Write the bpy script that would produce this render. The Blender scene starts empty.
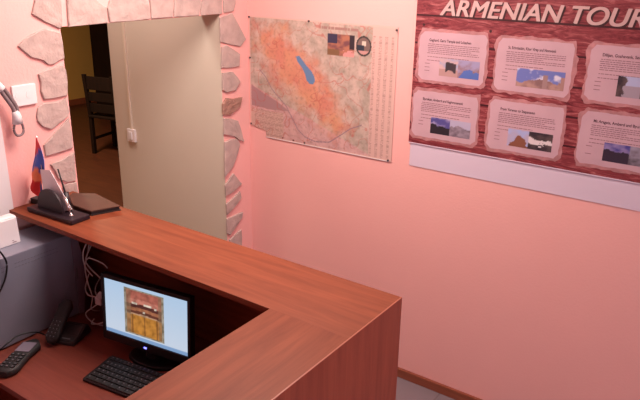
import bpy, bmesh, math, random
from mathutils import Vector, Matrix, noise
PI = math.pi
SC = bpy.context.scene
COL = SC.collection

# ------------------------------------------------------------------ materials
def srgb(r, g, b):
    f = lambda c: (c/255/12.92) if c/255 <= .04045 else ((c/255+.055)/1.055)**2.4
    return (f(r), f(g), f(b), 1)

def mat(name, col, rough=.6, bump=0, bscale=40, metal=0, var=0, vscale=6, spec=.5, emit=None, estr=0, coat=0):
    m = bpy.data.materials.new(name); m.use_nodes = True
    nt = m.node_tree; b = nt.nodes['Principled BSDF']
    b.inputs['Base Color'].default_value = col
    b.inputs['Roughness'].default_value = rough
    b.inputs['Metallic'].default_value = metal
    b.inputs['Specular IOR Level'].default_value = spec
    b.inputs['Coat Weight'].default_value = coat
    tc = nt.nodes.new('ShaderNodeTexCoord')
    if var:
        n = nt.nodes.new('ShaderNodeTexNoise'); n.inputs['Scale'].default_value = vscale; n.inputs['Detail'].default_value = 5
        nt.links.new(tc.outputs['Object'], n.inputs['Vector'])
        mx = nt.nodes.new('ShaderNodeMix'); mx.data_type = 'RGBA'
        mx.inputs['A'].default_value = tuple(c*(1-var) for c in col[:3])+(1,)
        mx.inputs['B'].default_value = tuple(min(1, c*(1+var)) for c in col[:3])+(1,)
        nt.links.new(n.outputs['Fac'], mx.inputs['Factor']); nt.links.new(mx.outputs['Result'], b.inputs['Base Color'])
    if bump:
        n = nt.nodes.new('ShaderNodeTexNoise'); n.inputs['Scale'].default_value = bscale; n.inputs['Detail'].default_value = 4
        nt.links.new(tc.outputs['Object'], n.inputs['Vector'])
        bp = nt.nodes.new('ShaderNodeBump'); bp.inputs['Strength'].default_value = bump; bp.inputs['Distance'].default_value = .01
        nt.links.new(n.outputs['Fac'], bp.inputs['Height']); nt.links.new(bp.outputs['Normal'], b.inputs['Normal'])
    if emit:
        b.inputs['Emission Color'].default_value = emit; b.inputs['Emission Strength'].default_value = estr
    return m

def wood(name, c1, c2, axis='x', rough=.4, scale=9, stretch=14, spec=.5):
    m = mat(name, c1, rough, spec=spec); nt = m.node_tree; b = nt.nodes['Principled BSDF']
    tc = nt.nodes.new('ShaderNodeTexCoord'); mp = nt.nodes.new('ShaderNodeMapping')
    s = {'x': (1, stretch, stretch), 'y': (stretch, 1, stretch), 'z': (stretch, stretch, 1)}[axis]
    mp.inputs['Scale'].default_value = s
    nt.links.new(tc.outputs['Object'], mp.inputs['Vector'])
    n = nt.nodes.new('ShaderNodeTexNoise'); n.inputs['Scale'].default_value = scale/4; n.inputs['Detail'].default_value = 8
    n.inputs['Roughness'].default_value = .65; n.inputs['Distortion'].default_value = .7
    nt.links.new(mp.outputs['Vector'], n.inputs['Vector'])
    cr = nt.nodes.new('ShaderNodeValToRGB')
    cr.color_ramp.elements[0].position = .33; cr.color_ramp.elements[0].color = c2
    cr.color_ramp.elements[1].position = .68; cr.color_ramp.elements[1].color = c1
    nt.links.new(n.outputs['Fac'], cr.inputs['Fac']); nt.links.new(cr.outputs['Color'], b.inputs['Base Color'])
    bp = nt.nodes.new('ShaderNodeBump'); bp.inputs['Strength'].default_value = .06
    nt.links.new(n.outputs['Fac'], bp.inputs['Height']); nt.links.new(bp.outputs['Normal'], b.inputs['Normal'])
    return m

def vcol(name, rough=.6, emit=0, spec=.5, coat=0):
    m = bpy.data.materials.new(name); m.use_nodes = True; nt = m.node_tree; b = nt.nodes['Principled BSDF']
    a = nt.nodes.new('ShaderNodeVertexColor'); a.layer_name = 'Col'
    nt.links.new(a.outputs['Color'], b.inputs['Base Color'])
    b.inputs['Roughness'].default_value = rough; b.inputs['Specular IOR Level'].default_value = spec
    b.inputs['Coat Weight'].default_value = coat; b.inputs['Coat Roughness'].default_value = .15
    if emit:
        b.inputs['Base Color'].default_value = (0, 0, 0, 1)
        for l in list(b.inputs['Base Color'].links): nt.links.remove(l)
        nt.links.new(a.outputs['Color'], b.inputs['Emission Color']); b.inputs['Emission Strength'].default_value = emit
    return m

PINK = (.84, .43, .405, 1)
M = {}
M['wall'] = mat('pink_wall_paint', PINK, .75, bump=.12, bscale=90, var=.03, vscale=3, spec=.25)
M['beige'] = mat('beige_wall_paint', (.62, .54, .46, 1), .8, bump=.06, bscale=60, var=.03, vscale=2, spec=.2)
M['yellow'] = mat('ochre_wall_paint', (.62, .35, .10, 1), .8, var=.05)
M['ceil'] = mat('white_ceiling_paint', (.8, .72, .68, 1), .9)
M['soffit'] = mat('white_plaster', (.75, .62, .55, 1), .9)
M['lam_x'] = wood('cherry_laminate_long', (.245, .062, .027, 1), (.155, .033, .014, 1), 'x', .48, spec=.22)
M['lam_y'] = wood('cherry_laminate_short', (.245, .062, .027, 1), (.155, .033, .014, 1), 'y', .5, spec=.2)
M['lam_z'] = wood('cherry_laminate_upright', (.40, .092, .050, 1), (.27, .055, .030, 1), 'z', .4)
M['lam_edge'] = mat('laminate_edge_band', (.36, .11, .06, 1), .35)
M['desk'] = wood('desk_laminate', (.22, .052, .034, 1), (.15, .032, .022, 1), 'x', .38)
M['base'] = wood('baseboard_wood', (.30, .08, .04, 1), (.2, .05, .025, 1), 'x', .5)
M['black'] = mat('black_plastic', (.008, .007, .009, 1), .4, spec=.35)
M['blackmatte'] = mat('matte_black_plastic', (.02, .016, .018, 1), .6, bump=.1, bscale=200)
M['key'] = mat('black_key_plastic', (.012, .011, .012, 1), .5)
M['keyprint'] = mat('key_print', (.13, .12, .14, 1), .6)
M['lacquer'] = mat('dark_plum_lacquer', (.022, .012, .018, 1), .4, spec=.35)
M['card'] = mat('white_card', (.78, .74, .78, 1), .6)
M['silver'] = mat('silver_metal', (.75, .72, .72, 1), .25, metal=.9)
M['white'] = mat('white_plastic', (.78, .72, .74, 1), .45)
M['offwhite'] = mat('cream_plastic', (.70, .60, .50, 1), .5)
M['greycable'] = mat('grey_rubber', (.22, .16, .17, 1), .6)
M['tower'] = mat('blue_grey_painted_steel', (.24, .24, .31, 1), .33, metal=.15, bump=.03, bscale=150, var=.14)
M['bezel'] = mat('violet_grey_plastic', (.19, .15, .20, 1), .45)
M['hole'] = mat('vent_hole', (.16, .15, .19, 1), .6)
M['lilac'] = mat('grey_display', (.19, .16, .21, 1), .3)
M['stone'] = mat('rough_tuff_stone', (.47, .35, .325, 1), .9, bump=.5, bscale=45, var=.25, vscale=22, spec=.2)
M['stone_brown'] = mat('brown_tuff_stone', (.36, .20, .16, 1), .9, bump=.9, bscale=45, var=.30, vscale=22, spec=.2)
M['tile'] = mat('grey_floor_tile', (.30, .25, .27, 1), .35, var=.18, vscale=9)
M['plank'] = wood('brown_floor_planks', (.11, .030, .014, 1), (.05, .014, .008, 1), 'x', .4, scale=14)
M['darkwood'] = wood('dark_stained_wood', (.016, .006, .004, 1), (.009, .004, .003, 1), 'z', .75, spec=.15)
M['folder'] = wood('brown_leather', (.10, .035, .02, 1), (.06, .02, .012, 1), 'x', .75, stretch=3)
M['folder_edge'] = mat('dark_folder_edge', (.02, .012, .012, 1), .6)
M['paper'] = mat('printed_parchment', (.53, .34, .39, 1), .5, var=.14, vscale=9)
M['papertorn'] = mat('printed_parchment_edge', (.42, .19, .20, 1), .5, var=.55, vscale=30)
M['ink'] = mat('dull_ink', (.26, .14, .17, 1), .6)
M['inkdark'] = mat('dark_ink', (.09, .04, .06, 1), .6)
M['letter'] = mat('pale_letter_print', (.56, .37, .36, 1), .5, var=.2, vscale=20)
M['lettershade'] = mat('letter_outline_print', (.05, .012, .015, 1), .6)
M['strip'] = mat('white_board_margin', (.66, .55, .66, 1), .45)
M['nail'] = mat('dark_pin_metal', (.06, .04, .05, 1), .4)
M['wire'] = mat('pale_cable', (.62, .54, .54, 1), .5)
M['vmap'] = vcol('laminated_map_print', .5, coat=.15)
M['vphoto'] = vcol('photo_print', .5)
M['vscreen'] = vcol('lit_screen', .4, emit=.62)
M['flagm'] = vcol('flag_cloth', .7)
M['glass'] = mat('lamp_glass', (.9, .85, .75, 1), .4, emit=(1, .75, .5, 1), estr=3)
M['led'] = mat('blue_led', (.02, .02, .4, 1), .4, emit=(.15, .15, 1, 1), estr=3)
M['pane'] = mat('window_pane', (.9, .95, 1, 1), .02)
M['pane'].node_tree.nodes['Principled BSDF'].inputs['Transmission Weight'].default_value = 1

# painted plank print of the information board
def plank_print():
    m = mat('red_plank_print', (.2, .03, .03, 1), .45); nt = m.node_tree; b = nt.nodes['Principled BSDF']
    tc = nt.nodes.new('ShaderNodeTexCoord')
    mp = nt.nodes.new('ShaderNodeMapping'); mp.inputs['Scale'].default_value = (3.2, 1, 20)
    nt.links.new(tc.outputs['Object'], mp.inputs['Vector'])
    n = nt.nodes.new('ShaderNodeTexNoise'); n.inputs['Scale'].default_value = 2; n.inputs['Detail'].default_value = 10; n.inputs['Roughness'].default_value = .7; n.inputs['Distortion'].default_value = 2.2
    nt.links.new(mp.outputs['Vector'], n.inputs['Vector'])
    cr = nt.nodes.new('ShaderNodeValToRGB')
    cr.color_ramp.elements[0].position = .36; cr.color_ramp.elements[0].color = (.10, .010, .018, 1)
    cr.color_ramp.elements[1].position = .68; cr.color_ramp.elements[1].color = (.46, .16, .16, 1)
    e = cr.color_ramp.elements.new(.52); e.color = (.24, .04, .05, 1)
    nt.links.new(n.outputs['Fac'], cr.inputs['Fac'])
    # dark gaps between planks, every 12 cm in height
    sx = nt.nodes.new('ShaderNodeSeparateXYZ'); nt.links.new(tc.outputs['Object'], sx.inputs['Vector'])
    def mth(op, a, bb=None):
        k = nt.nodes.new('ShaderNodeMath'); k.operation = op
        for i, v in enumerate((a, bb)):
            if v is None: continue
            if isinstance(v, (int, float)): k.inputs[i].default_value = v
            else: nt.links.new(v, k.inputs[i])
        return k.outputs[0]
    fr = mth('FRACT', mth('DIVIDE', mth('ADD', sx.outputs['Z'], 10.03), .125))
    gap = mth('LESS_THAN', fr, .07)
    mx = nt.nodes.new('ShaderNodeMix'); mx.data_type = 'RGBA'
    nt.links.new(gap, mx.inputs['Factor']); nt.links.new(cr.outputs['Color'], mx.inputs['A']); mx.inputs['B'].default_value = (.045, .006, .01, 1)
    nt.links.new(mx.outputs['Result'], b.inputs['Base Color'])
    return m
M['plankprint'] = plank_print()

def tiled_floor():
    m = M['tile']; nt = m.node_tree; b = nt.nodes['Principled BSDF']
    tc = nt.nodes.new('ShaderNodeTexCoord'); br = nt.nodes.new('ShaderNodeTexBrick')
    br.offset = 0; br.inputs['Scale'].default_value = 1; br.inputs['Brick Width'].default_value = .33; br.inputs['Row Height'].default_value = .33
    br.inputs['Mortar Size'].default_value = .004
    br.inputs['Color1'].default_value = (.22, .18, .20, 1); br.inputs['Color2'].default_value = (.19, .155, .175, 1); br.inputs['Mortar'].default_value = (.16, .12, .13, 1)
    nt.links.new(tc.outputs['Object'], br.inputs['Vector']); nt.links.new(br.outputs['Color'], b.inputs['Base Color'])
tiled_floor()

# ------------------------------------------------------------------ mesh helpers
def box(bm, x0, x1, y0, y1, z0, z1, mtx=None, bev=0, mi=0):
    x0, x1 = sorted((x0, x1)); y0, y1 = sorted((y0, y1)); z0, z1 = sorted((z0, z1))
    r = bmesh.ops.create_cube(bm, size=1)
    vs = r['verts']
    for v in vs:
        v.co = Vector((x0+(v.co.x+.5)*(x1-x0), y0+(v.co.y+.5)*(y1-y0), z0+(v.co.z+.5)*(z1-z0)))
    fs = set(f for v in vs for f in v.link_faces)
    for f in fs: f.material_index = mi
    if bev:
        es = list(set(e for v in vs for e in v.link_edges))
        r2 = bmesh.ops.bevel(bm, geom=es, offset=bev, segments=2, affect='EDGES', profile=.6)
        vs = list(set(r2['verts']) | set(v for v in vs if v.is_valid))
        vs = list(set(v for f in bm.faces if f.is_valid for v in f.verts) & set(vs)) if False else [v for v in vs if v.is_valid]
        for f in r2['faces']: f.material_index = mi
    if mtx is not None:
        for v in vs: v.co = mtx @ v.co
    return vs

def prism(bm, pts, plane, a, b, mi=0, round_top=0):
    """pts 2-D outline; plane 'x' -> (y,z), 'y' -> (x,z), 'z' -> (x,y); extruded from a to b"""
    def P(p, t):
        return {'x': (t, p[0], p[1]), 'y': (p[0], t, p[1]), 'z': (p[0], p[1], t)}[plane]
    va = [bm.verts.new(P(p, a)) for p in pts]; vb = [bm.verts.new(P(p, b)) for p in pts]
    fs = [bm.faces.new(va), bm.faces.new(vb[::-1])]
    n = len(pts)
    for i in range(n): fs.append(bm.faces.new((va[i], vb[i], vb[(i+1) % n], va[(i+1) % n])))
    for f in fs: f.material_index = mi
    bmesh.ops.recalc_face_normals(bm, faces=fs)
    return va, vb

def tube(bm, pts, r, seg=8, smooth_n=6, r2=None, mi=0):
    P = [Vector(p) for p in pts]
    if smooth_n > 1 and len(P) > 2:
        Q = []
        for i in range(len(P)-1):
            p0 = P[max(i-1, 0)]; p1 = P[i]; p2 = P[i+1]; p3 = P[min(i+2, len(P)-1)]
            for k in range(smooth_n):
                t = k/smooth_n
                Q.append(.5*((2*p1)+(p2-p0)*t+(2*p0-5*p1+4*p2-p3)*t*t+(3*p1-p0-3*p2+p3)*t**3))
        Q.append(P[-1]); P = Q
    rings = []; up = Vector((0, 0, 1))
    for i, p in enumerate(P):
        d = (P[min(i+1, len(P)-1)]-P[max(i-1, 0)]).normalized()
        a = d.cross(up)
        if a.length < .1: a = d.cross(Vector((0, 1, 0)))
        a.normalize(); b = d.cross(a)
        rr = r if r2 is None else r+(r2-r)*i/(len(P)-1)
        rings.append([bm.verts.new(p+a*rr*math.cos(2*PI*k/seg)+b*rr*math.sin(2*PI*k/seg)) for k in range(seg)])
        up = b if False else up
    for i in range(len(rings)-1):
        for k in range(seg):
            f = bm.faces.new((rings[i][k], rings[i][(k+1) % seg], rings[i+1][(k+1) % seg], rings[i+1][k])); f.smooth = True; f.material_index = mi
    for q in (rings[0], rings[-1]):
        bm.faces.new(q).material_index = mi

def cyl(bm, c, r, h, axis='z', seg=24, r2=None, mi=0):
    d = {'x': Vector((1, 0, 0)), 'y': Vector((0, 1, 0)), 'z': Vector((0, 0, 1))}[axis]
    c = Vector(c); tube(bm, [c, c+d*h], r, seg, 1, r2, mi)

def finish(bm, name, m, parent=None, loc=(0, 0, 0), rot=(0, 0, 0), recalc=True):
    if recalc: bmesh.ops.recalc_face_normals(bm, faces=bm.faces[:])
    me = bpy.data.meshes.new(name); bm.to_mesh(me); bm.free()
    for x in (m if isinstance(m, (list, tuple)) else [m]): me.materials.append(x)
    o = bpy.data.objects.new(name, me); COL.objects.link(o)
    o.location = loc; o.rotation_euler = rot
    if parent: o.parent = parent
    return o

def tag(o, label=None, cat=None, group=None, kind=None):
    if label: o['label'] = label
    if cat: o['category'] = cat
    if group: o['group'] = group
    if kind: o['kind'] = kind
    return o

def thing(name, label, cat, loc=(0, 0, 0), rotz=0, group=None):
    o = bpy.data.objects.new(name, None); COL.objects.link(o)
    o.empty_display_size = .05
    o.location = loc; o.rotation_euler = (0, 0, rotz)
    return tag(o, label, cat, group)

def B(): return bmesh.new()
def part(name, m, parent, fn, **k):
    bm = B(); fn(bm); return finish(bm, name, m, parent, **k)
def boxpart(name, m, parent, *b, bev=0, **k):
    bm = B(); box(bm, *b, bev=bev); return finish(bm, name, m, parent, **k)
def struct(name, bm, m, parent=None):
    o = finish(bm, name, m, parent)
    if parent is None: o['kind'] = 'structure'
    return o

def grid_img(name, m, parent, nx, nz, x0, x1, z0, z1, y, colf, thick=.0008, zmin=None, wave=None):
    """a printed sheet in the x-z plane, front towards -y, colour per vertex from colf(u, v) (u right, v up)"""
    verts = []; faces = []; cols = []
    for j in range(nz+1):
        for i in range(nx+1):
            u, v = i/nx, j/nz; x = x0+u*(x1-x0); z = z0+v*(z1-z0)
            if zmin: z = max(z, zmin(x))
            yy = y + (wave(u, v) if wave else 0)
            verts.append((x, yy, z)); cols.append(colf(u, v))
    N = len(verts)
    for j in range(nz):
        for i in range(nx):
            a = j*(nx+1)+i; faces.append((a, a+1, a+nx+2, a+nx+1))
    # back and rim give the sheet its thickness
    rim = [i for i in range(nx+1)]+[j*(nx+1)+nx for j in range(1, nz+1)]+[nz*(nx+1)+i for i in range(nx-1, -1, -1)]+[j*(nx+1) for j in range(nz-1, 0, -1)]
    bk = {}
    for i in rim:
        bk[i] = len(verts); p = verts[i]; verts.append((p[0], y+thick, p[2])); cols.append(cols[i])
    for k in range(len(rim)):
        a, b = rim[k], rim[(k+1) % len(rim)]; faces.append((a, bk[a], bk[b], b))
    faces.append(tuple(bk[i] for i in rim))
    me = bpy.data.meshes.new(name); me.from_pydata(verts, [], faces); me.materials.append(m)
    ca = me.color_attributes.new('Col', 'FLOAT_COLOR', 'POINT')
    for i, c in enumerate(cols): ca.data[i].color = (c[0], c[1], c[2], 1)
    o = bpy.data.objects.new(name, me); COL.objects.link(o)
    if parent: o.parent = parent
    return o

def text_mesh(name, s, size, m, parent, loc, shear=0, bold=0, ext=.0006, width=None, sp=1, heavy=0):
    """lettering that stands in the x-z plane and reads towards -y"""
    cu = bpy.data.curves.new(name, 'FONT'); cu.body = s; cu.size = size; cu.shear = shear; cu.offset = bold; cu.extrude = ext
    cu.space_character = sp
    t = bpy.data.objects.new(name+'_source', cu); COL.objects.link(t)
    bpy.context.view_layer.update()
    me = bpy.data.meshes.new_from_object(t.evaluated_get(bpy.context.evaluated_depsgraph_get()))
    bpy.data.objects.remove(t); bpy.data.curves.remove(cu)
    if width:
        w = max(v.co.x for v in me.vertices)-min(v.co.x for v in me.vertices); k = width/w
        for v in me.vertices: v.co.x *= k
    me.transform(Matrix.Rotation(PI/2, 4, 'X'))
    if heavy:
        bm = B()
        for k, dx in enumerate((-heavy, 0, heavy)):
            for dz in (-heavy*.5, heavy*.5):
                c = me.copy(); c.transform(Matrix.Translation((dx, -.0004*k-(.0002 if dz > 0 else 0), dz))); bm.from_mesh(c); bpy.data.meshes.remove(c)
        bm.to_mesh(me); bm.free()
    me.materials.clear(); me.materials.append(m)
    o = bpy.data.objects.new(name, me); COL.objects.link(o); o.location = loc; o.parent = parent
    return o

def fbm(x, y, s=0, o=4):
    return noise.fractal(Vector((x, y, s)), 1.0, 2.0, o)
def lerp(a, b, t):
    t = max(0, min(1, t)); return tuple(a[i]+(b[i]-a[i])*t for i in range(3))
def inpoly(x, y, P):
    c = False; j = len(P)-1
    for i in range(len(P)):
        if (P[i][1] > y) != (P[j][1] > y) and x < (P[j][0]-P[i][0])*(y-P[i][1])/(P[j][1]-P[i][1])+P[i][0]: c = not c
        j = i
    return c
def segdist(x, y, P):
    best = 9
    for (ax, ay), (bx, by) in zip(P, P[1:]):
        dx, dy = bx-ax, by-ay; t = max(0, min(1, ((x-ax)*dx+(y-ay)*dy)/(dx*dx+dy*dy)))
        best = min(best, math.hypot(x-ax-t*dx, y-ay-t*dy))
    return best

# ------------------------------------------------------------------ camera (solved from the vanishing points of the room)
CX, CY, CZ, YAW, PIT, ROLL, F = 2.5071, -2.8784, 2.1845, 2.1787, -.3461, .0163, 668.67
d = Vector((math.cos(PIT)*math.cos(YAW), math.cos(PIT)*math.sin(YAW), math.sin(PIT)))
r_ = d.cross(Vector((0, 0, 1))).normalized(); u_ = r_.cross(d)
R = math.cos(ROLL)*r_+math.sin(ROLL)*u_; U = -math.sin(ROLL)*r_+math.cos(ROLL)*u_
cam = bpy.data.cameras.new('camera'); co = bpy.data.objects.new('camera', cam); COL.objects.link(co)
mw = Matrix((R, U, -d)).transposed().to_4x4(); mw.translation = (CX, CY, CZ); co.matrix_world = mw
cam.sensor_width = 36; cam.lens = 36*F/640; cam.clip_start = .05
SC.camera = co

# ------------------------------------------------------------------ the setting
W, D, HC = 4.8, -4.6, 2.75          # room: x 0..W, y D..0
DL, DR, DZ = -1.173, -.221, 1.904   # doorway in the left wall
T = .14
bm = B(); box(bm, 0, W, D, 0, -.1, 0); struct('floor', bm, M['tile'])
bm = B(); box(bm, 0, W, D, 0, HC, HC+.1); struct('ceiling', bm, M['ceil'])
bm = B(); box(bm, -.14, W, 0, .12, -.1, HC+.1); struct('wall_right', bm, M['wall'])
bm = B()
box(bm, -T, 0, D, DL, -.1, HC+.1); box(bm, -T, 0, DR, 0, -.1, HC+.1); box(bm, -T, 0, DL, DR, DZ, HC+.1)
struct('wall_left', bm, M['wall'])
# wall behind the camera; near wall with an unseen window added for fill light
WX0, WX1, WZ0, WZ1 = .5, 2.1, .95, 2.3
WY0, WY1 = -3.3, -1.5
bm = B(); box(bm, -T, W, D-.12, D, -.1, HC+.1); struct('wall_back', bm, M['wall'])
bm = B()
box(bm, W, W+.2, D-.12, WY0, -.1, HC+.1); box(bm, W, W+.2, WY1, .12, -.1, HC+.1)
box(bm, W, W+.2, WY0, WY1, -.1, WZ0); box(bm, W, W+.2, WY0, WY1, WZ1, HC+.1)
struct('wall_near', bm, M['wall'])
bm = B()
for a, b in ((WY0, WY0+.05), (WY1-.05, WY1), ((WY0+WY1)/2-.03, (WY0+WY1)/2+.03)): box(bm, W+.06, W+.14, a, b, WZ0, WZ1)
box(bm, W+.06, W+.14, WY0, WY1, WZ0, WZ0+.05); box(bm, W+.06, W+.14, WY0, WY1, WZ1-.05, WZ1)
w1 = struct('added_window_1', bm, M['white'])  # out-of-view window, added to go with the fill light
boxpart('pane', M['pane'], w1, W+.095, W+.101, WY0+.04, WY1-.04, WZ0+.04, WZ1-.04)
# skirting
bm = B(); box(bm, 0.0, W, -.018, 0, 0, .0536, bev=.004); struct('baseboard_right', bm, M['base'])
bm = B(); box(bm, 0, .018, DR, -.018, 0, .0536, bev=.004); struct('baseboard_left', bm, M['base'])
# passage and the room beyond the doorway
bm = B(); box(bm, -.925, -T, DR, DR+.12, -.1, HC); box(bm, -T-.001, -.001, DR-.0015, DR+.01, 0, DZ); struct('wall_passage', bm, M['beige'])
bm = B(); box(bm, -6.6, 0, -1.9, 6.0, -.1, -.001)
struct('floor_beyond', bm, M['plank'])
bm = B(); box(bm, -6.6, -T, -1.9, 6.0, HC, HC+.1); struct('ceiling_beyond', bm, M['soffit'])
bm = B(); box(bm, -6.6, -6.46, -1.9, 6.0, 0, HC); box(bm, -6.6, 0, 6.0, 6.1, 0, HC); box(bm, -6.6, -T, -2.0, -1.9, 0, HC); box(bm, -.925, -.805, DR+.12, 6.0, 0, HC)
struct('wall_far', bm, M['yellow'])
bm = B(); box(bm, -6.46, -6.44, -1.9, 6.0, 0, .09); struct('baseboard_far', bm, M['base'])
# white boxed-in pipe chase on the left wall
bm = B(); box(bm, 0, .010, -1.72, -1.490, 0, 1.62, bev=.003); struct('trim_1', bm, M['white'])

# ------------------------------------------------------------------ stones set around the doorway
def ipt(u, v, t=0):     # photo-measured outline -> the plane of the left wall
    D_ = d+R*(u-320)/F-U*(v-200)/F
    k = (t-CX)/D_.x
    return (CY+k*D_.y, CZ+k*D_.z)
STONES = [
 [(36,-8),(31,14),(45,22),(59,28.5),(61.3,26),(60,-8)],
 [(17,46),(23,40),(28,36),(36,32),(45,29),(60,33),(62,45),(63.5,58),(59,60),(53,64),(48,64.5),(42,60),(35,58),(30,57),(22,50)],
 [(37.5,74),(46,70),(62,64.5),(65,70),(66.5,82),(66.5,95),(56,97.5),(50,98.5),(43,99),(40,91),(39.5,82)],
 [(37,108),(42,103.5),(58,102),(65,97.5),(68.5,112),(67,116),(51,129),(47,128),(42,126),(37,121),(36,116)],
 [(43,145),(55,132),(68,118),(71,134),(72,147.5),(58,152),(45,156)],
 [(50,164),(58,161),(73,152),(75,180),(66,182),(57,178)],
 [(62,185),(75,181.5),(77,193),(66,196)],
 [(65.5,-8),(67.5,27),(85,25),(107,22.7),(105,8),(98,3),(88,-8)],
 [(112,-8),(106.5,8),(109,22.3),(130,21),(149,18.9),(148,6),(143,-8)],
 [(148,-8),(149.5,8),(150.3,18.8),(172,17),(172,-8)],
 [(173.3,-8),(173.3,17),(197.5,15.5),(200,6),(199.5,-8)],
 [(204,-8),(200.5,4.4),(200,15.3),(221,13.8),(221,-8)],
 [(222.5,-8),(223,12.8),(232.5,10.8),(234.5,4),(235,-8)],
 [(219,17.5),(226,15),(231.5,12.6),(239,27),(245,39),(239.5,46.5),(228,44),(219.5,42)],
 [(221,46.7),(225.5,45),(233,49.5),(239,54),(238.6,66),(229,68),(220.5,67.5)],
 [(221.6,72.5),(231.5,71.4),(236,76.5),(239,81.6),(234.5,90),(225.5,92.4),(221.6,90)],
 [(221.7,104),(225.5,97.8),(233,98.6),(241.4,96.8),(239,106.5),(234,111),(228.5,115),(221.7,114.6)],
 [(222.8,118),(230,118.5),(236.7,120.5),(240,130),(243,141.5),(238,140),(234,136.3),(222.8,134)],
 [(223.5,142),(230,139),(236,138.7),(238.8,143),(236,155),(231,168),(223.8,177)],
 [(224.3,185),(228,180),(232.5,173),(237,178.5),(241,183.5),(232.5,192),(225,195.8)],
 [(225.2,204),(230,200),(239.5,191),(240.5,197.5),(234,206.5),(226,215)],
 [(225.8,219),(234,215),(242,211.5),(241,217),(234,228),(229,235),(226,233)],
 [(228.5,239.5),(234,235),(240,229.5),(241,236),(240.5,246),(237,254),(229,254)],
]
door_stones = thing('stone_doorway_surround', 'doorway edged with irregular flat grey-brown stones set into the pink wall', 'doorway surround', (0, (DL+DR)/2, 0))
random.seed(4)
for si, S in enumerate(STONES):
    pts = [ipt(*p) for p in S]
    cy = sum(p[0] for p in pts)/len(pts); cz = sum(p[1] for p in pts)/len(pts)
    # subdivide the outline and roughen it a little
    Q = []
    for i in range(len(pts)):
        a, b = pts[i], pts[(i+1) % len(pts)]
        L = math.hypot(b[0]-a[0], b[1]-a[1]); n = max(1, int(L/.025))
        for k in range(n):
            t = k/n; y = a[0]+(b[0]-a[0])*t; z = a[1]+(b[1]-a[1])*t
            j = .0022*fbm(y*40, z*40, si)
            Q.append((y+j, z+j*.7))
    bm = B(); h = .009+.004*random.random()
    n = len(Q)
    rings = []
    for (s, x) in ((1.0, .0003), (1.0, h*.72), (.965, h), (.62, h*1.04), (.3, h*1.06)):
        ring = []
        for (y, z) in Q:
            yy = cy+(y-cy)*s; zz = cz+(z-cz)*s
            xx = x + (.0022*fbm(yy*22, zz*22, si*3.1) if s < 1 else 0)
            ring.append(bm.verts.new((xx, yy-(DL+DR)/2, zz)))
        rings.append(ring)
    for a, b in zip(rings, rings[1:]):
        for i in range(n):
            f = bm.faces.new((a[i], a[(i+1) % n], b[(i+1) % n], b[i])); f.smooth = False
    c = bm.verts.new((h*1.1, cy-(DL+DR)/2, cz))
    for i in range(n): bm.faces.new((rings[-1][i], rings[-1][(i+1) % n], c))
    bm.faces.new(rings[0])
    finish(bm, 'stone', M['stone_brown'] if si == 16 else M['stone'], door_stones)

# ------------------------------------------------------------------ reception counter
H = 1.2; YF, YN, XE, XI = -1.21, -1.511, 1.663, 1.379; YEND = -2.62
ct = thing('reception_counter', 'L-shaped cherry wood laminate reception counter standing by the pink walls', 'reception counter', (.8, -1.3, 0))
ox, oy = .8, -1.3
def cbox(name, m, x0, x1, y0, y1, z0, z1, bev=0):
    return boxpart(name, m, ct, x0-ox, x1-ox, y0-oy, y1-oy, z0, z1, bev=bev)
cbox('countertop', M['lam_x'], .002, XE-.0045, YN, YF, H-.02, H, .0005)
cbox('countertop', M['lam_y'], XI, XE-.0045, YEND, YN-.0002, H-.02, H, .0003)
cbox('edge_band', M['lam_edge'], XE-.004, XE, YEND, YF, H-.001, H+.0002)
cbox('front_panel', M['lam_x'], .004, XE-.022, YF-.026, YF-.008, 0, H-.02)
cbox('end_panel', M['lam_z'], XE-.004, XE, YEND, YF, 0, H-.001)
cbox('inner_panel', M['lam_z'], XI+.004, XI+.02, YEND+.01, YF-.03, 0, H-.02)
cbox('inner_core', M['lam_z'], XE-.022, XE-.0045, YEND+.005, YF-.03, 0, H-.0202)
dk = thing('office_desk', 'low dark red laminate desktop under the counter, with the monitor on it', 'desk', (.7, -1.55, 0))
def dbox(name, m, x0, x1, y0, y1, z0, z1, bev=0):
    return boxpart(name, m, dk, x0-.7, x1-.7, y0+1.55, y1+1.55, z0, z1, bev=bev)
dbox('desktop', M['desk'], .04, XI+.002, -1.872, YF-.028, .725, .75, .002)
dbox('side_panel', M['lam_z'], .05, .07, -1.85, YF-.05, 0, .725)
dbox('side_panel', M['lam_z'], XI-.03, XI-.01, -1.85, YF-.05, 0, .725)
dbox('modesty_panel', M['lam_x'], .07, XI-.03, -1.30, -1.284, .3, .725)

# ------------------------------------------------------------------ monitor
mw_, mh_ = .385, .385*9/16
mon = thing('computer_monitor', 'black flat computer monitor, screen lit with a picture of orange arches', 'monitor', (.766, -1.477, .75), .142)
TILT = Matrix.Rotation(-.068, 4, 'X')
cz = .951-.75
def montr(bm, dz=cz):
    for v in bm.verts: v.co = (TILT @ v.co)+Vector((0, 0, dz))
bm = B(); s, bt_, bb = .014, .016, .034
x0, x1, z0, z1 = -mw_/2, mw_/2, -mh_/2, mh_/2
box(bm, x0-s, x0, -.006, .022, z0-bb, z1+bt_, bev=.003); box(bm, x1, x1+s, -.006, .022, z0-bb, z1+bt_, bev=.003)
box(bm, x0-.002, x1+.002, -.006, .022, z1, z1+bt_, bev=.003); box(bm, x0-.002, x1+.002, -.006, .022, z0-bb, z0, bev=.003)
box(bm, x0-.005, x1+.005, .004, .034, z0-.015, z1+.005, bev=.008)
montr(bm); finish(bm, 'housing', M['black'], mon)
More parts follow.
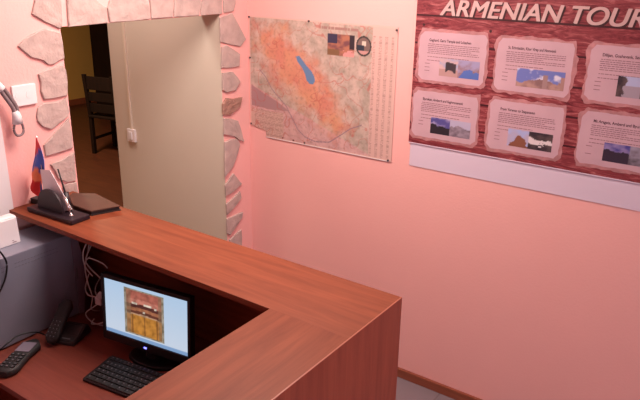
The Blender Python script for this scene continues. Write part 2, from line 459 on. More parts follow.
def scr(u, v):
    W_ = (.50, .64, .80)
    base = lerp((.60, .68, .80), (.44, .60, .80), v)
    if v < .06: base = (.22, .36, .60)
    # picture of an orange interior with banded arches
    pu, pv = (u-.245)/.475, (v-.085)/.85
    if 0 <= pu <= 1 and 0 <= pv <= 1:
        n = fbm(pu*9, pv*9, 2)
        if pu < .05 or pu > .95 or pv < .03 or pv > .97: return lerp((.16, .13, .08), (.38, .33, .26), .5+n)
        arch = pv+.035*(pu-.5)**2*4
        c = (.60, .25, .045)
        if arch > .80: c = (.48, .14, .10)
        elif arch > .70: c = (.62, .22, .16)
        elif arch > .62: c = (.10, .03, .025)
        elif arch > .55: c = (.42, .16, .08)
        elif arch > .49: c = (.13, .04, .025)
        elif arch > .46: c = (.50, .30, .18)
        if pu < .17 or pu > .86: c = lerp(c, (.28, .17, .10), .65)
        for a, b, w, h in ((.26, .70, .07, .018), (.60, .71, .10, .018), (.50, .55, .03, .022), (.80, .69, .03, .02)):
            if abs(pu-a) < w and abs(pv-b) < h: c = (.85, .72, .58)
        if pv < .46 and (abs(pu-.52) < .012 or abs(pu-.2) < .02 or abs(pu-.83) < .02): c = (.30, .12, .03)
        return lerp(c, tuple(x*.5 for x in c), .35+n*.8)
    return base
g = grid_img('screen', M['vscreen'], mon, 150, 84, x0+.0003, x1-.0003, z0+.0003, z1-.0003, -.001, scr)
for v in g.data.vertices: v.co = (TILT @ v.co)+Vector((0, 0, cz))
bm = B(); box(bm, -.006, .006, -.0075, -.005, z0-.022, z0-.016); montr(bm); finish(bm, 'power_light', M['led'], mon)
bm = B(); tube(bm, [(0, .03, .008), (0, .035, .06), (0, .028, .12)], .022, 12)
for v in bm.verts: v.co.x *= 1.7
finish(bm, 'stand_neck', M['black'], mon)
bm = B()
for k in range(1): tube(bm, [(0, 0, 0), (0, 0, .012)], .115, 36, 1, .105)
for v in bm.verts: v.co.y = v.co.y*.58+.032
finish(bm, 'stand_base', M['black'], mon)

# ------------------------------------------------------------------ keyboard
kb = thing('computer_keyboard', 'black computer keyboard on the desk in front of the monitor', 'keyboard', (.8715, -1.592, .75), .13)
KW, KD = .44, .148
bm = B()
prism(bm, [(-KD/2, .002), (KD/2, .002), (KD/2, .024), (KD/2-.01, .026), (-KD/2+.006, .013), (-KD/2, .010)], 'x', -KW/2, KW/2)
finish(bm, 'keyboard_body', M['black'], kb)
rows = [15, 15, 14, 13, 12, 8]
bmk = B(); bml = B()
for r, n in enumerate(rows):
    y = KD/2-.016-r*.0225-(.006 if r else 0); zt = .024-(KD/2-y)*.083+.0015
    blocks = [(-KW/2+.012, .28, n), (-KW/2+.305, .055, 3 if r not in (3,) else 0), (-KW/2+.37, .062, 4 if r not in (0,) else 3)]
    for (xs, wd, nn) in blocks:
        for k in range(nn):
            a = xs+wd*k/nn; b = xs+wd*(k+1)/nn
            box(bmk, a+.0012, b-.0012, y-.0185/2, y+.0185/2, zt-.003, zt+.004)
            box(bml, a+.004, a+.009, y+.001, y+.006, zt+.0040, zt+.0043)
ky = finish(bmk, 'keys', M['key'], kb)
finish(bml, 'key_print', M['keyprint'], ky)
for sx in (-1, 1):
    for ya in (KD/2-.03, -KD/2+.01): boxpart('rubber_foot', M['blackmatte'], kb, sx*(KW/2-.06)-.01, sx*(KW/2-.06)+.01, ya, ya+.013, 0, .003)

# ------------------------------------------------------------------ computer tower at the left
tw = thing('computer_tower', 'large blue-grey metal computer case at the left end of the desk', 'computer case', (.15, -1.64, .75))
TY0, TY1, TX0, TX1, TH = -1.90, -1.405, .05, .25, .368
bm = B(); box(bm, TX0-.15, TX1-.15, TY0+1.64, TY1+1.64, .006, TH, bev=.004); finish(bm, 'case_body', M['tower'], tw)
bm = B()
yb = TY1+1.64
prof = [(yb, .004), (yb+.022, .004), (yb+.030, .05), (yb+.043, .14), (yb+.046, .2), (yb+.040, .28), (yb+.026, .355), (yb+.016, TH+.002), (yb, TH+.002)]
prism(bm, prof, 'x', TX0-.153, TX1-.147); finish(bm, 'front_bezel', M['bezel'], tw)
bm = B()
for r in range(2):
    for k in range(30):
        y = TY0+1.64+.03+k*.0135
        if 13 < k < 16: continue
        box(bm, TX1-.15, TX1-.1493, y, y+.009, TH-.038-r*.016, TH-.036-r*.016)
finish(bm, 'vent_slots', M['hole'], tw)
bm = B(); box(bm, TX1-.147, TX1-.1462, yb+.006, yb+.012, .165, .215); finish(bm, 'badge', M['keyprint'], tw)
for y in (TY0+1.68, TY1+1.60):
    for x in (TX0-.13, TX1-.17): bm = B(); cyl(bm, (x, y, 0), .012, .008, 'z', 12); finish(bm, 'rubber_foot', M['blackmatte'], tw)

# white router box standing on the tower
rt = thing('white_router_box', 'small white plastic box standing on top of the blue-grey computer case', 'router', (.13, -1.63, .75+TH), 0)
bm = B(); prism(bm, [(-.055, 0), (.035, 0), (.029, .105), (.022, .112), (-.012, .112), (-.02, .105)], 'y', -.05, .062)
bmesh.ops.bevel(bm, geom=bm.edges[:], offset=.003, segments=2, affect='EDGES')
finish(bm, 'router_body', M['white'], rt)
bm = B(); box(bm, .0345, .0355, .028, .045, .008, .011); box(bm, .0345, .0355, .028, .036, .016, .018)
for v in bm.verts: v.co.x -= v.co.z*.057
finish(bm, 'printed_mark', M['ink'], rt)

# black lead with its plug, lying over the case
bm = B()
tube(bm, [(.19, -1.73, 1.150), (.245, -1.71, 1.158), (.262, -1.695, 1.125), (.262, -1.69, 1.09), (.262, -1.705, 1.04), (.262, -1.74, .99), (.266, -1.80, .93), (.27, -1.84, .86), (.28, -1.86, .80)], .0035, 8)
cb = finish(bm, 'black_lead', M['black'])
tag(cb, 'thin black lead hanging down the side of the blue-grey computer case', 'cable')
bm = B(); box(bm, .17, .215, -1.745, -1.70, TH+.75, TH+.785, bev=.006); finish(bm, 'plug', M['black'], cb)

# ------------------------------------------------------------------ cordless telephones
def handset(bm_body, L=.16, w=.052, t=.026):
    # rounded phone body, long axis +y, face up
    N = 14; rings = []
    for i in range(N+1):
        s = i/N; y = -L/2+L*s
        e = min(1, math.sin(min(1, max(.0, s*7))*PI/2), math.sin(min(1, max(.0, (1-s)*7))*PI/2)); e = max(.35, e)
        wd = w/2*e*(1.0+.10*math.cos(s*2*PI)); th = t*(.75+.25*e)
        ring = []
        for k in range(16):
            a = 2*PI*k/16; cx = math.copysign(abs(math.cos(a))**.55, math.cos(a)); czz = math.copysign(abs(math.sin(a))**.6, math.sin(a))
            ring.append(bm_body.verts.new((wd*cx, y, th/2+th/2*czz)))
        rings.append(ring)
    for a, b in zip(rings, rings[1:]):
        for k in range(16):
            f = bm_body.faces.new((a[k], a[(k+1) % 16], b[(k+1) % 16], b[k])); f.smooth = True
    bm_body.faces.new(rings[0]); bm_body.faces.new(rings[-1])
def phone(name, label, cat, loc, rz, L, w, t, rot=None, group=None):
    p = thing(name, label, cat, loc, rz, group)
    mx = rot or Matrix.Identity(4)
    bm = B(); handset(bm, L, w, t)
    for v in bm.verts: v.co = mx @ v.co
    finish(bm, 'handset', M['blackmatte'], p)
    bm = B(); box(bm, -w*.36, w*.36, L*.07, L*.35, t-.0005, t+.0012); 
    for v in bm.verts: v.co = mx @ v.co
    finish(bm, 'display', M['lilac'] if rot is None else M['key'], p)
    bm = B(); bl = B()
    for r in range(5):
        for c in range(3):
            x = (c-1)*w*.27; y = -L*.36+r*L*.085
            box(bm, x-w*.105, x+w*.105, y-L*.028, y+L*.028, t-.001, t+.0018)
            box(bl, x-w*.05, x+w*.03, y-L*.012, y+L*.012, t+.0018, t+.0021)
    for b_ in (bm, bl):
        for v in b_.verts: v.co = mx @ v.co
    kk = finish(bm, 'keypad', M['key'], p); finish(bl, 'key_print', M['keyprint'], kk)
    return p
ph = phone('cordless_telephone', 'dark cordless phone with grey display lying near the desk edge', 'telephone', (.368, -1.752, .7515), .49, .225, .076, .03)
# charging base with the second phone standing in it
cbn = thing('phone_charging_base', 'black charging base on the desk holding a cordless phone', 'phone base', (.385, -1.535, .75), .35)
bm = B(); prism(bm, [(-.06, 0), (.06, 0), (.062, .012), (.045, .045), (.02, .05), (-.02, .026), (-.058, .018)], 'x', -.045, .045)
bmesh.ops.bevel(bm, geom=bm.edges[:], offset=.004, segments=2, affect='EDGES')
finish(bm, 'base_body', M['blackmatte'], cbn)
bm = B(); box(bm, -.018, .018, -.045, -.03, .0185, .022); finish(bm, 'base_button', M['keyprint'], cbn)
rot = Matrix.Rotation(math.radians(42), 4, 'X')
ph2 = phone('cordless_telephone', 'black cordless phone leaning upright in the charging base beside the case', 'telephone', (.350, -1.555, .815), .30, .18, .058, .030, rot=rot)
# phone cord
bm = B(); tube(bm, [(.285, -1.84, .757), (.30, -1.76, .80), (.288, -1.70, .806), (.30, -1.64, .795), (.315, -1.60, .765), (.33, -1.585, .757)], .003, 8)
tag(finish(bm, 'black_lead', M['black']), 'thin black cord looping behind the phone with the grey display', 'cable')

# ------------------------------------------------------------------ pale wires between case and monitor
WIRES = [
 ('pale cable curling out near the top between the case and the monitor', [(.28, -1.30, 1.10), (.31, -1.36, 1.06), (.33, -1.40, 1.03), (.36, -1.40, 1.04), (.40, -1.375, 1.02), (.41, -1.36, .995)]),
 ('pale cable arching over towards the back of the monitor', [(.27, -1.34, 1.0), (.30, -1.38, 1.0), (.34, -1.39, .985), (.38, -1.385, .96), (.41, -1.375, .935)]),
 ('pale cable hanging in a long bow beside the case', [(.26, -1.32, 1.13), (.30, -1.36, 1.06), (.29, -1.38, .98), (.34, -1.41, .93), (.36, -1.41, .87), (.33, -1.40, .80), (.30, -1.34, .756)]),
 ('pale cable forking left towards the case below the counter edge', [(.30, -1.33, 1.15), (.33, -1.385, 1.10), (.315, -1.40, 1.05), (.335, -1.41, 1.00), (.37, -1.405, .965)]),
 ('pale cable sagging between the case and the white adapter', [(.28, -1.36, .93), (.32, -1.41, .90), (.355, -1.425, .885), (.39, -1.42, .885)]),
 ('pale cable looped low behind the phone base', [(.28, -1.30, .90), (.34, -1.38, .88), (.42, -1.40, .83), (.44, -1.42, .79), (.38, -1.44, .765), (.34, -1.40, .757)]),
 ('pale cable running from the white adapter to the desk', [(.40, -1.40, .855), (.37, -1.42, .83), (.345, -1.44, .80), (.38, -1.43, .765), (.45, -1.40, .757)]),
]
for lab, pts in WIRES:
    bm = B(); tube(bm, pts, .0026, 8)
    tag(finish(bm, 'pale_cable', M['wire']), lab, 'cable', 'cables behind the monitor')
ad = B(); box(ad, -.014, .014, -.02, .02, -.02, .02, bev=.004)
ad = finish(ad, 'power_adapter', M['white'], loc=(.405, -1.405, .875), rot=(.3, .2, .4))
tag(ad, 'small white adapter hanging among the pale cables', 'adapter')

# ------------------------------------------------------------------ pen and flag stand on the counter
st = thing('desk_pen_stand', 'dark plum desk stand with a half-round plate on the counter', 'desk stand', (.225, -1.425, H), .05)
bm = B(); box(bm, -.145, .130, -.045, .045, 0, .02, bev=.005); finish(bm, 'base', M['lacquer'], st)
def halfdisc(y0, y1, rx, rz, cx):
    bm = B(); pts = [(cx+rx*math.cos(PI*k/24), .018+rz*math.sin(PI*k/24)) for k in range(25)]
    prism(bm, pts, 'y', y0, y1); return bm
finish(halfdisc(-.018, -.011, .080, .092, -.03), 'half_round_plate', M['lacquer'], st)
finish(halfdisc(.012, .019, .080, .092, -.03), 'half_round_plate', M['lacquer'], st)
bm = B(); cyl(bm, (.090, -.012, .019), .008, .010, 'z', 16, .006); tube(bm, [(.090, -.012, .028), (.066, -.012, .095)], .0042, 12, 1, .0052); finish(bm, 'pen_socket', M['silver'], st)
bm = B(); tube(bm, [(.036, .024, .018), (.018, .024, .095)], .010, 12, 1, .014); finish(bm, 'pen_cup', M['lacquer'], st)
bm = B(); tube(bm, [(.262, -1.405, 1.228), (.240, -1.402, 1.315), (.213, -1.40, 1.387)], .0042, 10, 1, .0028)
pn = finish(bm, 'desk_pen', M['black']); tag(pn, 'slim black pen standing tilted in the desk stand', 'pen')
# white card slotted behind the plate
bm = B()
prism(bm, [(.120, 1.268), (.116, 1.370), (.182, 1.380), (.300, 1.240), (.250, 1.222), (.13, 1.225)], 'y', -1.4165, -1.415)
tag(finish(bm, 'note_card', M['card']), 'blank white card held in the half-round desk stand', 'card')
# small flag: pole plus a cloth hanging in folds
fl = thing('table_flag', 'small red, blue and orange striped flag on a stick behind the white card', 'flag', (.112, -1.402, H+.0205))
bm = B(); tube(bm, [(.0, 0, .0), (-.006, 0, .14), (-.014, 0, .283)], .0022, 8); box(bm, -.006, .006, -.006, .006, 0, .01); finish(bm, 'flag_stick', M['silver'], fl)
def flagcloth():
    nx, nz = 16, 26; verts = []; cols = []
    Ltop = [(-.013, .300), (-.022, .27), (-.045, .215), (-.075, .17), (-.095, .125), (-.085, .108), (-.105, .075), (-.098, .06), (-.06, .05), (-.012, .045)]
    def edge(t, P):
        s = t*(len(P)-1); i = min(int(s), len(P)-2); f = s-i
        return (P[i][0]+(P[i+1][0]-P[i][0])*f, P[i][1]+(P[i+1][1]-P[i][1])*f)
    Rr = [(-.010, .300), (.012, .26), (.028, .215), (.030, .17), (.018, .14), (.0, .11), (-.004, .085), (.0, .065), (.002, .05), (.0, .04)]
    for j in range(nz+1):
        t = j/nz; a = edge(t, Ltop); b = edge(t, Rr)
        for i in range(nx+1):
            s = i/nx; x = a[0]+(b[0]-a[0])*s; z = a[1]+(b[1]-a[1])*s
            y = -.004+.009*math.sin(s*9+t*4)*min(1, t*3)
            verts.append((x, y, z-.022))
            if z > .245+.05*(s-.5): c = (.75, .07, .08)
            elif z > .175-.055*(.5-s)*1.2+(-.03 if s > .5 else 0): c = (.08, .14, .55)
            elif z > .112: c = (.85, .24, .10)
            elif s < .62: c = (.70, .03, .03)
            else: c = (.07, .05, .20)
            cols.append(c)
    faces = [(j*(nx+1)+i, j*(nx+1)+i+1, (j+1)*(nx+1)+i+1, (j+1)*(nx+1)+i) for j in range(nz) for i in range(nx)]
    me = bpy.data.meshes.new('flag_cloth'); me.from_pydata(verts, [], faces); me.materials.append(M['flagm'])
    for p in me.polygons: p.use_smooth = True
    ca = me.color_attributes.new('Col', 'FLOAT_COLOR', 'POINT')
    for i, c in enumerate(cols): ca.data[i].color = (*c, 1)
    o = bpy.data.objects.new('flag_cloth', me); COL.objects.link(o); o.parent = fl
    sm = o.modifiers.new('thickness', 'SOLIDIFY'); sm.thickness = .0008
flagcloth()
# small dark box behind the stand
bm = B(); box(bm, -.03, .03, -.02, .02, 0, .024, bev=.003); 
hb = finish(bm, 'dark_stamp_box', M['blackmatte'], loc=(.034, -1.388, H), rot=(0, 0, .15)); tag(hb, 'small dark box behind the desk stand, by the stones', 'box')
# brown folder
fd = thing('document_folder', 'dark brown closed folder lying on the counter by the doorway', 'folder', (.225, -1.283, H))
FP = [(.082, -1.262), (.165, -1.205), (.372, -1.240), (.330, -1.352), (.215, -1.352), (.105, -1.295)]
Fl = [(x-.225, y+1.283) for x, y in FP]
bm = B(); prism(bm, Fl, 'z', .016, .021); bmesh.ops.bevel(bm, geom=bm.edges[:], offset=.0015, segments=2, affect='EDGES'); finish(bm, 'cover', M['folder'], fd)
bm = B(); prism(bm, [(x*.965, y*.95) for x, y in Fl], 'z', .005, .016); finish(bm, 'pages', M['folder_edge'], fd)
bm = B(); prism(bm, Fl, 'z', 0, .005); finish(bm, 'back_cover', M['folder_edge'], fd)

# ------------------------------------------------------------------ socket, hanging lead, passage switch
sk = thing('wall_socket', 'white double wall socket on the pink wall left of the stones', 'wall socket', (0, -1.375, 1.652))
bm = B(); box(bm, 0, .011, -.052, .052, -.042, .042, bev=.004); finish(bm, 'cover_plate', M['white'], sk)
for k in (-1, 1):
    bm = B(); cyl(bm, (.0108, k*.023, 0), .018, .0012, 'x', 20); finish(bm, 'socket_face', M['white'], sk)
hc = thing('hanging_plug_lead', 'white plug end of a doubled grey lead hanging on the left wall', 'plug lead', (.03, -1.458, 1.5))
bm = B()
tube(bm, [(.012, -.040, .205), (.013, -.02, .165), (.014, .004, .12), (.014, .010, .09)], .0085, 8)
tube(bm, [(.012, -.026, .21), (.013, -.004, .17), (.014, .020, .12), (.014, .020, .09)], .0085, 8)
finish(bm, 'cord', M['greycable'], hc)
bm = B(); tube(bm, [(.012, .012, .104), (.012, .017, .086), (.012, .018, .052)], .013, 12, 1, .021); finish(bm, 'plug', M['white'], hc)
bm = B(); tube(bm, [(.012, .004, .055), (.012, -.002, .03), (.012, .006, .008), (.012, .022, .004), (.012, .036, .014), (.012, .038, .036), (.012, .032, .055)], .0052, 8); finish(bm, 'cord_loop', M['greycable'], hc)
bm = B(); tube(bm, [(.004, -.12, .31), (.008, -.075, .255), (.013, -.028, .195)], .016, 10); finish(bm, 'cord_sleeve', M['white'], hc)
ps = thing('light_switch', 'white light switch with surface conduit on the beige passage wall', 'light switch', (-.771, DR, 1.133))
bm = B(); box(bm, -.035, .035, -.018, 0, -.04, .04, bev=.004); finish(bm, 'switch_plate', M['white'], ps)
bm = B(); box(bm, -.014, .014, -.023, -.017, -.024, .024, bev=.002); finish(bm, 'rocker', M['card'], ps)
bm = B(); box(bm, -.008, .008, -.012, 0, .04, 1.1, bev=.002); finish(bm, 'conduit', M['offwhite'], ps)

# ------------------------------------------------------------------ chair, table and wardrobe in the room beyond
def dining_chair(name, label, loc, rz):
    t = thing(name, label, 'chair', loc, rz)
    boxpart('seat', M['darkwood'], t, -.21, .21, -.21, .21, .43, .46, bev=.01)
    for sx in (-1, 1):
        boxpart('leg', M['darkwood'], t, sx*.19-.02, sx*.19+.02, -.20, -.16, 0, .43, bev=.003)
        bm = B(); prism(bm, [(.16, 0), (.20, 0), (.20, .45), (.245, .93), (.21, .93), (.16, .45)], 'x', sx*.19-.02, sx*.19+.02); finish(bm, 'leg', M['darkwood'], t)
    for zz, hh in ((.50, .10), (.63, .10), (.76, .15)):
        bm = B(); y = .185+.045*(zz-.45)/.48; box(bm, -.17, .17, y-.008, y+.012, zz, zz+hh, bev=.004); finish(bm, 'back_slat', M['darkwood'], t)
    for sx in (-1, 1): boxpart('stretcher', M['darkwood'], t, sx*.19-.01, sx*.19+.01, -.16, .16, .16, .19)
    boxpart('stretcher', M['darkwood'], t, -.17, .17, -.185, -.165, .22, .25)
    return t
dining_chair('wooden_chair', 'dark wooden slat-back chair seen through the stone-edged doorway', (-3.83, 2.02, 0), math.radians(192))
wr = thing('dark_wardrobe', 'tall dark wooden cupboard behind the chair in the room beyond', 'cupboard', (-5.5, 3.79, 0), math.radians(0))
boxpart('carcass', M['darkwood'], wr, -.3, .3, -.55, .75, 0.06, 2.25, bev=.005)
boxpart('plinth', M['darkwood'], wr, -.28, .28, -.53, .73, 0, .06)
for a, b in ((-.54, .095), (.105, .74)):
    dd = boxpart('door', M['darkwood'], wr, .3, .318, a, b, .08, 2.2, bev=.003)
    boxpart('handle', M['silver'], dd, .318, .335, (b-.06 if a < 0 else a+.04), (b-.045 if a < 0 else a+.055), 1.05, 1.2)
# ------------------------------------------------------------------ laminated map
LAKE = [(.335, 1.695), (.36, 1.70), (.385, 1.672), (.41, 1.650), (.44, 1.625), (.458, 1.60), (.462, 1.575), (.448, 1.558), (.425, 1.560), (.408, 1.575), (.398, 1.605), (.382, 1.632), (.362, 1.655), (.345, 1.672)]
RIVER = [(.085, 1.60), (.13, 1.56), (.17, 1.50), (.22, 1.46), (.27, 1.42), (.31, 1.36), (.35, 1.30), (.40, 1.265), (.47, 1.25), (.56, 1.262), (.63, 1.31), (.69, 1.355), (.76, 1.385)]
ARM = [(.06, 1.83), (.16, 1.86), (.27, 1.84), (.33, 1.76), (.42, 1.72), (.50, 1.66), (.56, 1.56), (.64, 1.47), (.70, 1.38), (.66, 1.31), (.58, 1.30), (.50, 1.33), (.42, 1.40), (.34, 1.44), (.27, 1.50), (.19, 1.53), (.12, 1.62), (.06, 1.72)]
WEDGE = [(.022, 1.512), (.10, 1.475), (.20, 1.44), (.295, 1.392), (.16, 1.385), (.022, 1.392)]
random.seed(2)
def mapcol(u, v):
    x = .010+u*.932; z = 1.220+v*.668
    n = fbm(x*16, z*16, 1, 5); n2 = fbm(x*60, z*60, 5, 3); n3 = fbm(x*7, z*7, 9, 3)
    if u < .008 or u > .992 or v < .012 or v > .988: return (.66, .42, .38)
    if x > .803:   # index columns on the right
        k = ((x-.803) % .034)/.034; line = (z*130) % 1
        c = (.62, .40, .36)
        if k > .12 and k < .55 and line < .6 and v < .93 and fbm(x*90, z*170, 3, 2) > -.25: c = (.42, .26, .24)
        return c
    c = lerp((.56, .42, .37), (.38, .31, .26), .5+n)
    if z < 1.52-.35*x: c = lerp((.62, .38, .37), (.50, .30, .29), .5+n)
    # warm upland colours fade out at the country's edge
    dd = segdist(x, z, ARM+[ARM[0]]); ins = inpoly(x, z, ARM)
    w = (dd if ins else -dd)/.05+n*1.3
    c = lerp(c, lerp((.66, .29, .17), (.62, .20, .14), .5+n3*1.5), max(0, min(1, .3+w*.5))*.85)
    c = lerp(c, tuple(q*.62 for q in c), max(0, n2)*.85)
    if inpoly(x, z, WEDGE): c = (.36, .21, .22)
    if x < .25 and z < 1.375:
        c = (.55, .36, .31)
        if (z*110) % 1 < .45 and fbm(x*110, z*90, 7, 2) > -.1 and x > .04: c = (.36, .22, .20)
    if abs(fbm(x*4.3, z*4.3, 33, 3)) < .012 or abs(fbm(x*5.1, z*5.1, 71, 3)) < .010: c = lerp(c, (.45, .11, .09), .6)
    if inpoly(x, z, LAKE): c = (.12, .22, .40)
    if segdist(x, z, RIVER) < .0026: c = (.26, .17, .22)
    if .50 < x < .72 and abs(z-1.857) < .006 and fbm(x*60, 1, 4, 2) > -.3: c = (.32, .18, .16)
    # pictures printed on the sheet
    if .536 < x < .702 and 1.722 < z < 1.828:
        p = (x-.536)/.166; q = (z-1.722)/.106; m_ = fbm(p*4, q*4, 12, 4)
        c = lerp((.40, .16, .10), (.16, .06, .07), .5+m_)
        if p < .38 and q > .58: c = (.035, .03, .07)
        if p > .82 and q > .35: c = (.03, .02, .03)
        if p > .6 and q < .3 and m_ > -.2: c = (.62, .27, .26)
        if p < .45 and q < .3: c = (.19, .10, .05)
    e = math.hypot((x-.754)/.045, (z-1.782)/.050)
    if e < 1:
        p = (x-.754)/.045; q = (z-1.782)/.05; c = (.17, .11, .10)
        if e > .82: c = (.035, .03, .03)
        elif q < -.45: c = (.5, .27, .25)
        elif p < .05 and q < .1: c = (.02, .03, .05)
        elif abs(p-.05) < .25 and .0 < q < .5: c = (.6, .5, .42)
    if abs(math.hypot(x-.32, z-1.232)) < .007 or abs(math.hypot(x-.245, z-1.235)) < .005: c = (.12, .03, .03)
    return c
mp_ = thing('regional_map', 'large laminated map with a small blue lake pinned on the pink wall', 'map', (0, 0, 0))
mp_.location = (.475, 0, 1.22)
g = grid_img('map_sheet', M['vmap'], mp_, 280, 200, .010-.475, .942-.475, 0, .668, -.0035,
             mapcol, thick=.001, zmin=lambda x: max(0, .055-.15*max(0, x+.462)) if x < -.35 else max(0, .012-.3*(x+.35)*0) * (1 if x < -.349 else 0),
             wave=lambda u, v: -.0008*(1+math.sin(u*7+v*3))*(1-v))
for (px, pz) in ((.016, 1.880), (.42, 1.882), (.936, 1.872), (.017, 1.66), (.017, 1.285), (.40, 1.232), (.925, 1.228)):
    bm = B(); cyl(bm, (px-.475, -.0095, pz-1.22), .0055, .006, 'y', 12, .0045); finish(bm, 'pin', M['nail'], mp_)
bm = B(); box(bm, -.348, .453, -.0062, -.0052, .0008, .0045); finish(bm, 'clear_sheet_edge', M['white'], mp_)

# ------------------------------------------------------------------ information board
ib = thing('information_board', 'large dark red plank-print board headed ARMENIAN TOUR with pinned papers', 'information board', (1.63, 0, 1.225))
BX0, BX1, BZ0, BZ1 = 1.036-1.63, 2.235-1.63, 1.345-1.225, 2.075-1.225
bm = B(); box(bm, BX0+.008, BX1, -.004, -.0005, 0, BZ1+.003); finish(bm, 'white_margin_sheet', M['strip'], ib)
bm = B(); box(bm, BX0, BX1, -.009, -.004, BZ0, BZ1); finish(bm, 'printed_board', M['plankprint'], ib)
bm = B(); box(bm, BX0, BX1, -.0098, -.0035, BZ0-.004, BZ0+.0005); finish(bm, 'bottom_edge', M['strip'], ib)
tx = 1.168-1.63
text_mesh('title_shadow', 'ARMENIAN TOURS', .098, M['lettershade'], ib, (tx-.007, -.0094, 1.955-1.225-.005), shear=.22, heavy=.0044, ext=.0001, width=.912, sp=1.0)
text_mesh('title', 'ARMENIAN TOURS', .098, M['letter'], ib, (tx-.012, -.0108, 1.955-1.225), shear=.22, heavy=.0024, ext=.0001, width=.912, sp=1.0)
def ph1(u, v, k):
    n = fbm(u*5, v*3, k*7.7, 5)
    if k == 0:      # clouds over a dark slope | blue lake shore
        if u < .47: return (.04, .03, .04) if (.25 < v+n*.25 < .85 and .15 < u < .42) else lerp((.30, .33, .50), (.55, .36, .36), .5+n) if v > .4 else (.42, .25, .24)
        return (.08, .14, .42) if v < .55-.3*(u-.5)+n*.2 and u > .5+.3*v else lerp((.26, .14, .14), (.32, .28, .45), v+n)
    if k == 1:      # blue sky over pale ruins
        c = lerp((.14, .17, .45), (.62, .58, .70), max(0, n*2.2)) if v > .38+n*.2 else lerp((.42, .25, .22), (.22, .12, .12), .5+n)
        if .55 < u < .66 and v < .75: c = (.32, .2, .2)
        if u > .93 and v < .7: c = (.36, .2, .18)
        return c
    if k == 2:      # lake between dark cliffs
        if u < .15+.1*n or (u > .45 and v < .75-.3*abs(u-.75)+n*.2) or u > .95: return lerp((.03, .02, .03), (.12, .08, .08), .5+n)
        return (.40, .42, .62) if v > .55 else (.34, .28, .34)
    if k == 3:      # night valley | grey hills
        if u < .5: return (.02, .015, .025) if v < .45+n*.3 else lerp((.08, .07, .26), (.40, .34, .55), max(0, n*1.5+.2))
        return lerp((.10, .07, .10), (.30, .24, .30), .5+n) if v < .6+n*.3 else (.42, .38, .52)
    if k == 4:      # red-brown chapel against blue | dark gorge with mist
        if u < .48: return (.22, .08, .05) if (abs(u-.28)*2.2+v*.8 < .55+n*.15) else lerp((.34, .40, .68), (.42, .36, .50), .5+n)
        return (.66, .58, .60) if abs(v-.45-n*.25) < .10 else lerp((.03, .02, .03), (.10, .07, .07), .5+n)
    if u < .5: return (.03, .02, .04) if v < .55+n*.2 else lerp((.06, .05, .25), (.30, .24, .45), max(0, n+.4))
    return lerp((.10, .08, .10), (.36, .32, .42), v+n*.6)
PAPERS = [   # centre x, centre z, heading, photo box (u0,u1,v0,v1)
 (1.226, 1.768, 'Geghard, Garni Temple and Lchashen', (.33, .93, .12, .48), 0),
 (1.602, 1.765, 'St. Echmiadzin, Khor Virap and Noravank', (.30, .93, .11, .46), 1),
 (1.990, 1.768, 'Dilijan, Goshavank, Sevan', (.37, .97, .12, .49), 2),
 (1.213, 1.494, 'Bjurakan, Amberd and Saghmosavank', (.30, .92, .11, .46), 3),
 (1.596, 1.497, 'From Yerevan to Stepanavan', (.29, .90, .11, .46), 4),
 (1.995, 1.500, 'Mt Aragats, Amberd and Byurakan', (.32, .95, .11, .46), 5),
]
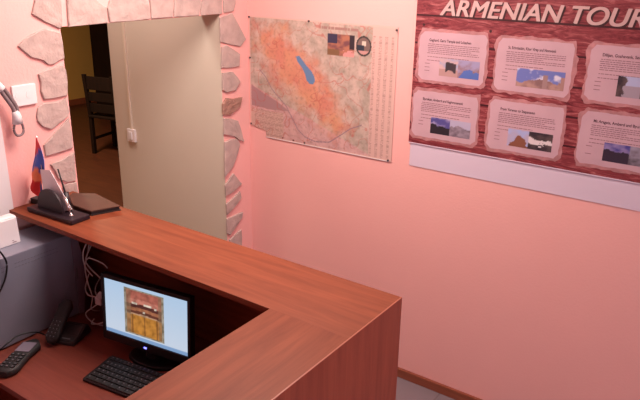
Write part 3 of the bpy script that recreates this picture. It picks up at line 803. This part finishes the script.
for k, (px, pz, head, pb, pk) in enumerate(PAPERS):
    pw, phh = .325, .222
    cx, czp = px-1.63, pz-1.225
    random.seed(20+k)
    def torn(w, h, amp, seed, cr=.02):
        pts = []
        per = [(-w/2+cr, -h/2), (w/2-cr, -h/2), (w/2, -h/2+cr), (w/2, h/2-cr), (w/2-cr*.4, h/2), (-w/2+cr, h/2), (-w/2, h/2-cr), (-w/2, -h/2+cr)]
        for i in range(8):
            a, b = per[i], per[(i+1) % 8]; L = math.hypot(b[0]-a[0], b[1]-a[1]); n = max(1, int(L/.012))
            for q in range(n):
                t = q/n; x = a[0]+(b[0]-a[0])*t; z = a[1]+(b[1]-a[1])*t
                j = amp*fbm(x*26, z*26, seed, 4); s = 1+j/.1
                pts.append((cx+x*s, czp+z*s))
        return pts
    bm = B(); prism(bm, torn(pw+.022, phh+.026, .006, 3.3*k+1), 'y', -.0098, -.009)
    sh = finish(bm, 'paper_sheet', M['papertorn'], ib)
    bm = B(); prism(bm, torn(pw, phh, .0032, 5.1*k+2), 'y', -.0104, -.0098); finish(bm, 'inner_sheet', M['paper'], sh)
    text_mesh('heading', head, .017, M['inkdark'], sh, (cx-.115, -.0106, czp+.068), bold=.0004, ext=.0001, width=.205 if len(head) > 30 else .155)
    # body copy too small to read: rows of short word-long dashes
    bm = B(); z = .054; row = 0
    while z > -.02:
        if row not in (6, 8):
            x = -.122+.004*random.random(); end = .128 if row % 4 != 3 else random.uniform(.0, .09)
            while x < end:
                w = random.uniform(.006, .020)
                box(bm, cx+x, cx+min(x+w, end+.004), -.0107, -.0104, czp+z, czp+z+.0034)
                x += w+.0026
        z -= .0082; row += 1
    for z in (-.035, -.052, -.068):
        if random.random() < .8: box(bm, cx-.130, cx-.105, -.0107, -.0104, czp+z, czp+z+.003)
    finish(bm, 'body_copy', M['ink'], sh)
    u0, u1, v0, v1 = pb
    grid_img('photo_print', M['vphoto'], sh, 60, 26, cx+(u0-.5)*pw, cx+(u1-.5)*pw, czp+(v0-.5)*phh, czp+(v1-.5)*phh, -.0110, lambda u, v, kk=pk: ph1(u, v, kk), thick=.0005)
for (nx, nz) in ((1.078, 1.907), (1.745, 1.950), (1.40, 1.90)):
    bm = B(); cyl(bm, (nx-1.63, -.0115, nz-1.225), .006, .0025, 'y', 14); finish(bm, 'printed_nail', M['lettershade'], ib)

# ------------------------------------------------------------------ lights of the place, plus an added window fill
def area(name, loc, target, sx, sy, power, col):
    l = bpy.data.lights.new(name, 'AREA'); l.shape = 'RECTANGLE'; l.size = sx; l.size_y = sy; l.energy = power; l.color = col
    o = bpy.data.objects.new(name, l); COL.objects.link(o); o.location = loc
    o.rotation_euler = (Vector(target)-Vector(loc)).to_track_quat('-Z', 'Y').to_euler(); return o
area('added_window_fill', (W-.02, (WY0+WY1)/2, (WZ0+WZ1)/2), (0, -1.5, 1.2), 1.7, 1.25, 24, (.94, .85, .95))  # added fill from an unseen window, brightens the counter end panel and tower
# ceiling lamp over the customer side of the room
cl = thing('ceiling_lamp', 'square white ceiling light panel between the counter and the map wall', 'ceiling lamp', (.9, -1.0, HC))
bm = B(); box(bm, -.44, .44, -.44, .44, -.05, 0, bev=.006); finish(bm, 'lamp_frame', M['white'], cl)
bm = B(); box(bm, -.40, .40, -.40, .40, -.056, -.0495); finish(bm, 'diffuser', M['glass'], cl)
area('ceiling_lamp_light', (.9, -1.0, HC-.07), (.9, -1.0, 0), .78, .78, 28, (1, .84, .78))
area('beyond_lamp_light', (-3.3, .6, HC-.05), (-3.3, .6, 0), .4, .4, 60, (1, .78, .5))
area('passage_lamp_light', (-.55, -.75, HC-.05), (-.55, -.75, 0), .3, .3, 9, (1, .88, .78))

w = bpy.data.worlds.new('world'); SC.world = w; w.use_nodes = True
w.node_tree.nodes['Background'].inputs['Color'].default_value = (.75, .8, 1, 1); w.node_tree.nodes['Background'].inputs['Strength'].default_value = .6
SC.view_settings.view_transform = 'Standard'; SC.view_settings.look = 'None'; SC.view_settings.gamma = 1
SC.view_settings.use_curve_mapping = False; SC.view_settings.exposure = 0.6
